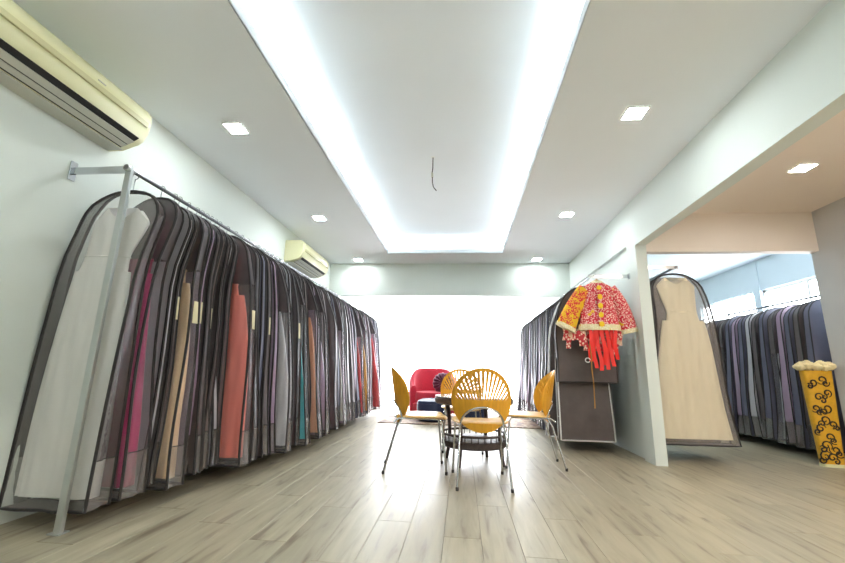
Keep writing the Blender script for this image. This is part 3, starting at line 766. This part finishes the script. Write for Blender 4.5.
# ------------------------------------------------------------------ chairs
def make_chair(label):
    c = empty('dining_chair', (0, 0, 0), 0, label, 'chair', 'dining chairs round the low table')
    # local: seat faces +y, origin on floor under the seat centre
    a_, b_ = .235, .24; zc_ = .618; yb = -.255
    th_ = .009
    def mp(p, q, s):
        y_ = yb - .16*q + 2.3*p*p + (th_ if s else 0)
        return (p, y_, zc_+q)
    qs = .0
    aw, ah = .158, .118     # arch cut-out
    def qlow(p):
        e = b_*math.sqrt(max(0, 1-(p/a_)**2))
        if abs(p) < aw: return max(-e, -.175+ah*math.sqrt(1-(p/aw)**2))
        return -max(e, .001)
    P = [a_*math.sin(lerp(-PI/2, PI/2, i/44)) for i in range(45)]
    MB().sheet(lambda i, j, s: mp(P[i], lerp(qs, qlow(P[i]), j/5), s), 45, 6, 1).build('back_panel', honey_m, c)
    P2 = [lerp(-aw-.004, aw+.004, i/24) for i in range(25)]
    MB().sheet(lambda i, j, s: mp(P2[i], lerp(max(-.172, -b_*math.sqrt(1-(P2[i]/a_)**2)+.004), -b_*math.sqrt(1-(P2[i]/a_)**2), j/2), s), 25, 3, 1).build('back_band', honey_m, c)
    ins = .03
    def rim(i, j, s):
        t = PI*i/40; k = ins*j/2
        return mp((a_-k)*math.cos(t), (b_-k)*math.sin(t), s)
    MB().sheet(rim, 41, 3, 1).build('back_rim', honey_m, c)
    # fan of slats
    N_ = 17; foc = -.20; ang = math.radians(40)
    for k in range(N_):
        am = lerp(-ang, ang, k/(N_-1)); da = 2*ang/(N_-1)*.36
        def slat(i, j, s, am=am, da=da):
            al = am+(da if i else -da)
            d0 = (qs-foc)/math.cos(al)-.006
            # outer hit on inner rim ellipse
            A_, B_ = a_-ins+.003, b_-ins+.003
            sx_, cz = math.sin(al), math.cos(al)
            qa = (sx_/A_)**2+(cz/B_)**2; qb = 2*foc*cz/B_**2; qc = (foc/B_)**2-1
            d1 = (-qb+math.sqrt(qb*qb-4*qa*qc))/(2*qa)
            d = lerp(d0, d1, j/4)
            return mp(d*sx_, foc+d*cz, s)
        MB().sheet(slat, 2, 5, 1).build('slat', honey_m, c)
    # side webs closing the slit zone at the flanks
    for s_ in (-1, 1):
        def web(i, j, s, s_=s_):
            al = ang+2*ang/(N_-1)*.45; q = lerp(qs, .175, i/8)
            p_in = (q-foc)*math.tan(al); p_out = (a_-ins+.003)*math.sqrt(max(0, 1-(q/(b_-ins+.003))**2))
            p_in = min(p_in, p_out)
            return mp(s_*lerp(p_in, p_out, j/2), q, s)
        MB().sheet(web, 9, 3, 1).build('back_web', honey_m, c)
    # seat
    def seat_out(t):
        e = .62; cx_, sy_ = math.cos(t), math.sin(t)
        w_ = .222+.016*sy_
        return (w_*abs(cx_)**e*(1 if cx_ >= 0 else -1), .215*abs(sy_)**e*(1 if sy_ >= 0 else -1)+.005)
    rings = []
    for f, z in ((.94, .436), (1.0, .442), (1.0, .449), (.95, .455), (.6, .450), (.25, .445)):
        rings.append([(f*x, f*y+.0, z-(.016 if y*f > .19 else 0)) for x, y in [seat_out(2*PI*j/40) for j in range(40)]])
    MB().loft(rings).build('seat', seat_m, c)
    # chrome tubes: rear legs run up into the arch behind the back
    r_ = .0085
    arch = []
    for k in range(15):
        t = PI*k/14; p = -.163*math.cos(t); q = -.185+.132*math.sin(t); x, y, z = mp(p, q, 0); arch.append((x, y-.010, z))
    MB().tube([(-.195, -.315, .008), (-.172, -.215, .36)]+arch+[(.172, -.215, .36), (.195, -.315, .008)], r_, 10).build('rear_leg_frame', chrome_m, c)
    for s in (-1, 1):
        MB().tube([(s*.205, .20, .008), (s*.19, .165, .40), (s*.186, .145, .425), (s*.18, .1, .430), (s*.172, -.2, .430), (s*.172, -.245, .40)], r_, 10).build('front_leg', chrome_m, c)
        for fy, fx in ((-.315, .195), (.20, .205)):
            MB().lathe([(.011, 0), (.012, .02), (.009, .024)], 10, 1, 1, s*fx, fy).build('foot_cap', ink_m, c)
    MB().tube([(-.176, .04, .428), (.176, .04, .428)], r_*.8, 8).build('cross_bar', chrome_m, c)
    return c
ch = make_chair('honey plywood chair with fan slits, its back to the open floor before the low table')
ch.location = (.145, 3.43, 0); ch.rotation_euler.z = .06
for lab, loc, rz in (('honey plywood fan-back chair between the low table and the long wall rack', (-.35, 3.70, 0), -PI/2+.14),
                     ('honey plywood fan-back chair between the low table and the dividing wall rack', (.60, 4.06, 0), PI/2-.02),
                     ('honey plywood fan-back chair on the armchair side of the low table', (.0, 4.62, 0), PI+.05)):
    k = copy_tree(ch); k['label'] = lab; k.location = loc; k.rotation_euler.z = rz
for o in [o for o in C.objects if o.name.startswith('dining_chair')]:
    if 'group' in o: del o['group']

# ------------------------------------------------------------------ low table
tb = empty('low_table', (.115, 4.05, 0), .3, 'low round dark rattan table with glass top amid the honey chairs', 'table')
MB().lathe([(.30, .52), (.36, .525), (.375, .54), (.375, .575), (.36, .588), (.2, .588), (.001, .588)], 40).build('table_top', dwood_m, tb)
MB().lathe([(.37, .589), (.372, .592), (.370, .597), (.001, .597)], 40).build('glass', glass_m, tb)
for k in range(4):
    a = PI/2*k+PI/4; c_, s_ = math.cos(a), math.sin(a)
    MB().tube([(c_*r, s_*r, z) for r, z in ((.30, .53), (.275, .42), (.262, .3), (.262, .2), (.275, .1), (.295, .0))], [.026, .021, .018, .018, .018, .016], 10).build('leg', dwood_m, tb)
sh = MB().lathe([(.2, .135), (.29, .15), (.305, .165), (.305, .205), (.29, .215), (.001, .21)], 40).build('shelf', dwood_m, tb)
MB().tube([(.30*math.cos(2*PI*j/36), .30*math.sin(2*PI*j/36), .262) for j in range(36)], .011, 8, closed=True).build('gallery_rail', dwood_m, tb)
for j in range(32):
    a = 2*PI*j/32
    MB().tube([(.298*math.cos(a), .298*math.sin(a), .21), (.30*math.cos(a), .30*math.sin(a), .256)], .0045, 5).build('spindle', dwood_m, tb)

# ------------------------------------------------------------------ lounge corner
rg = MB().cbox(-1.32, 1.25, 6.55, 8.35, 0.0005, .012, .003).build('rug', rug_m, None, smooth=False)
tag(rg, 'beige and brown patterned rug under the red armchair', 'rug')
ac = empty('armchair', (-.54, 7.75, .012), .12, 'red upholstered barrel armchair before the glowing curtain', 'armchair')
def shell(i, j, s):
    t = lerp(-.62*PI, .62*PI, i/36); back = math.cos(t*.78)
    top = .53+.33*smooth((back+.05)/1.0)
    R_ = (.43, .45, .45, .41, .36, .335, .335)[j]; z = (.06, .3, top-.06, top, top-.005, top-.06, .2)[j]
    return (R_*math.sin(t)*1.0, R_*math.cos(t)*.93, z)
MB().sheet(shell, 37, 7).build('back_shell', red_m, ac)
for s in (-1, 1):
    t = s*.62*PI; fx, fy = math.sin(t), math.cos(t)*.93
    MB().loft([[(fx*r+0*k, fy*r+k, z) for r, z in ((.335, .06), (.45, .06), (.452, .3), (.452, .49), (.42, .535), (.36, .535), (.332, .49), (.332, .3))] for k in (.03, -.035)]).build('arm_front', red_m, ac)
MB().lathe([(.30, .10), (.345, .14), (.35, .38), (.335, .425), (.2, .44), (.001, .44)], 32, 1, 1, 0, -.03).build('seat_cushion', red_m, ac)
MB().lathe([(.33, .05), (.40, .06), (.42, .1), (.42, .22), (.36, .24)], 32, 1, .95).build('base', red_m, ac)
for x, y in ((-.25, -.22), (.25, -.22), (-.25, .26), (.25, .26)):
    MB().lathe([(.02, 0), (.026, .055)], 10, 1, 1, x, y).build('foot', ink_m, ac)
cu = empty('round_cushion', (-.34, 7.66, .60), .12, 'round plum velvet cushion with pleats on the red armchair', 'cushion')
cb_ = []
for r, z in ((.001, -.05), (.05, -.075), (.13, -.08), (.185, -.045), (.195, 0), (.185, .045), (.13, .08), (.05, .075), (.02, .05), (.001, .05)):
    cb_.append([(r*(1+.03*math.cos(16*a))*math.cos(a), z*(1+.12*math.cos(16*a)), r*math.sin(a)*(1+.03*math.cos(16*a))) for a in [2*PI*j/64 for j in range(64)]])
MB().loft(cb_).build('cover', plum_m, cu)
MB().lathe([(.001, -.012), (.022, -.008), (.024, .004), (.001, .012)], 14).build('button', plum_m, cu).location = (0, -.058, 0)
cu.rotation_euler.x = -.18
for q, (x, y, lab) in enumerate(((-.50, 7.0, 'round navy leather pouf standing before the red armchair'), (.18, 6.95, 'round navy leather pouf on the rug behind the dining chairs'))):
    p = empty('pouf', (x, y, .012), 0, lab, 'pouf')
    MB().lathe([(.20, .0), (.235, .02), (.25, .1), (.252, .25), (.235, .32), (.16, .35), (.001, .36)], 32).build('body', navy_m, p)
    MB().tube([(.25*math.cos(2*PI*j/32), .25*math.sin(2*PI*j/32), .272) for j in range(32)], .006, 6, closed=True).build('piping', navy_m, p)
    MB().lathe([(.02, .355), (.022, .366), (.001, .37)], 12).build('button', navy_m, p)
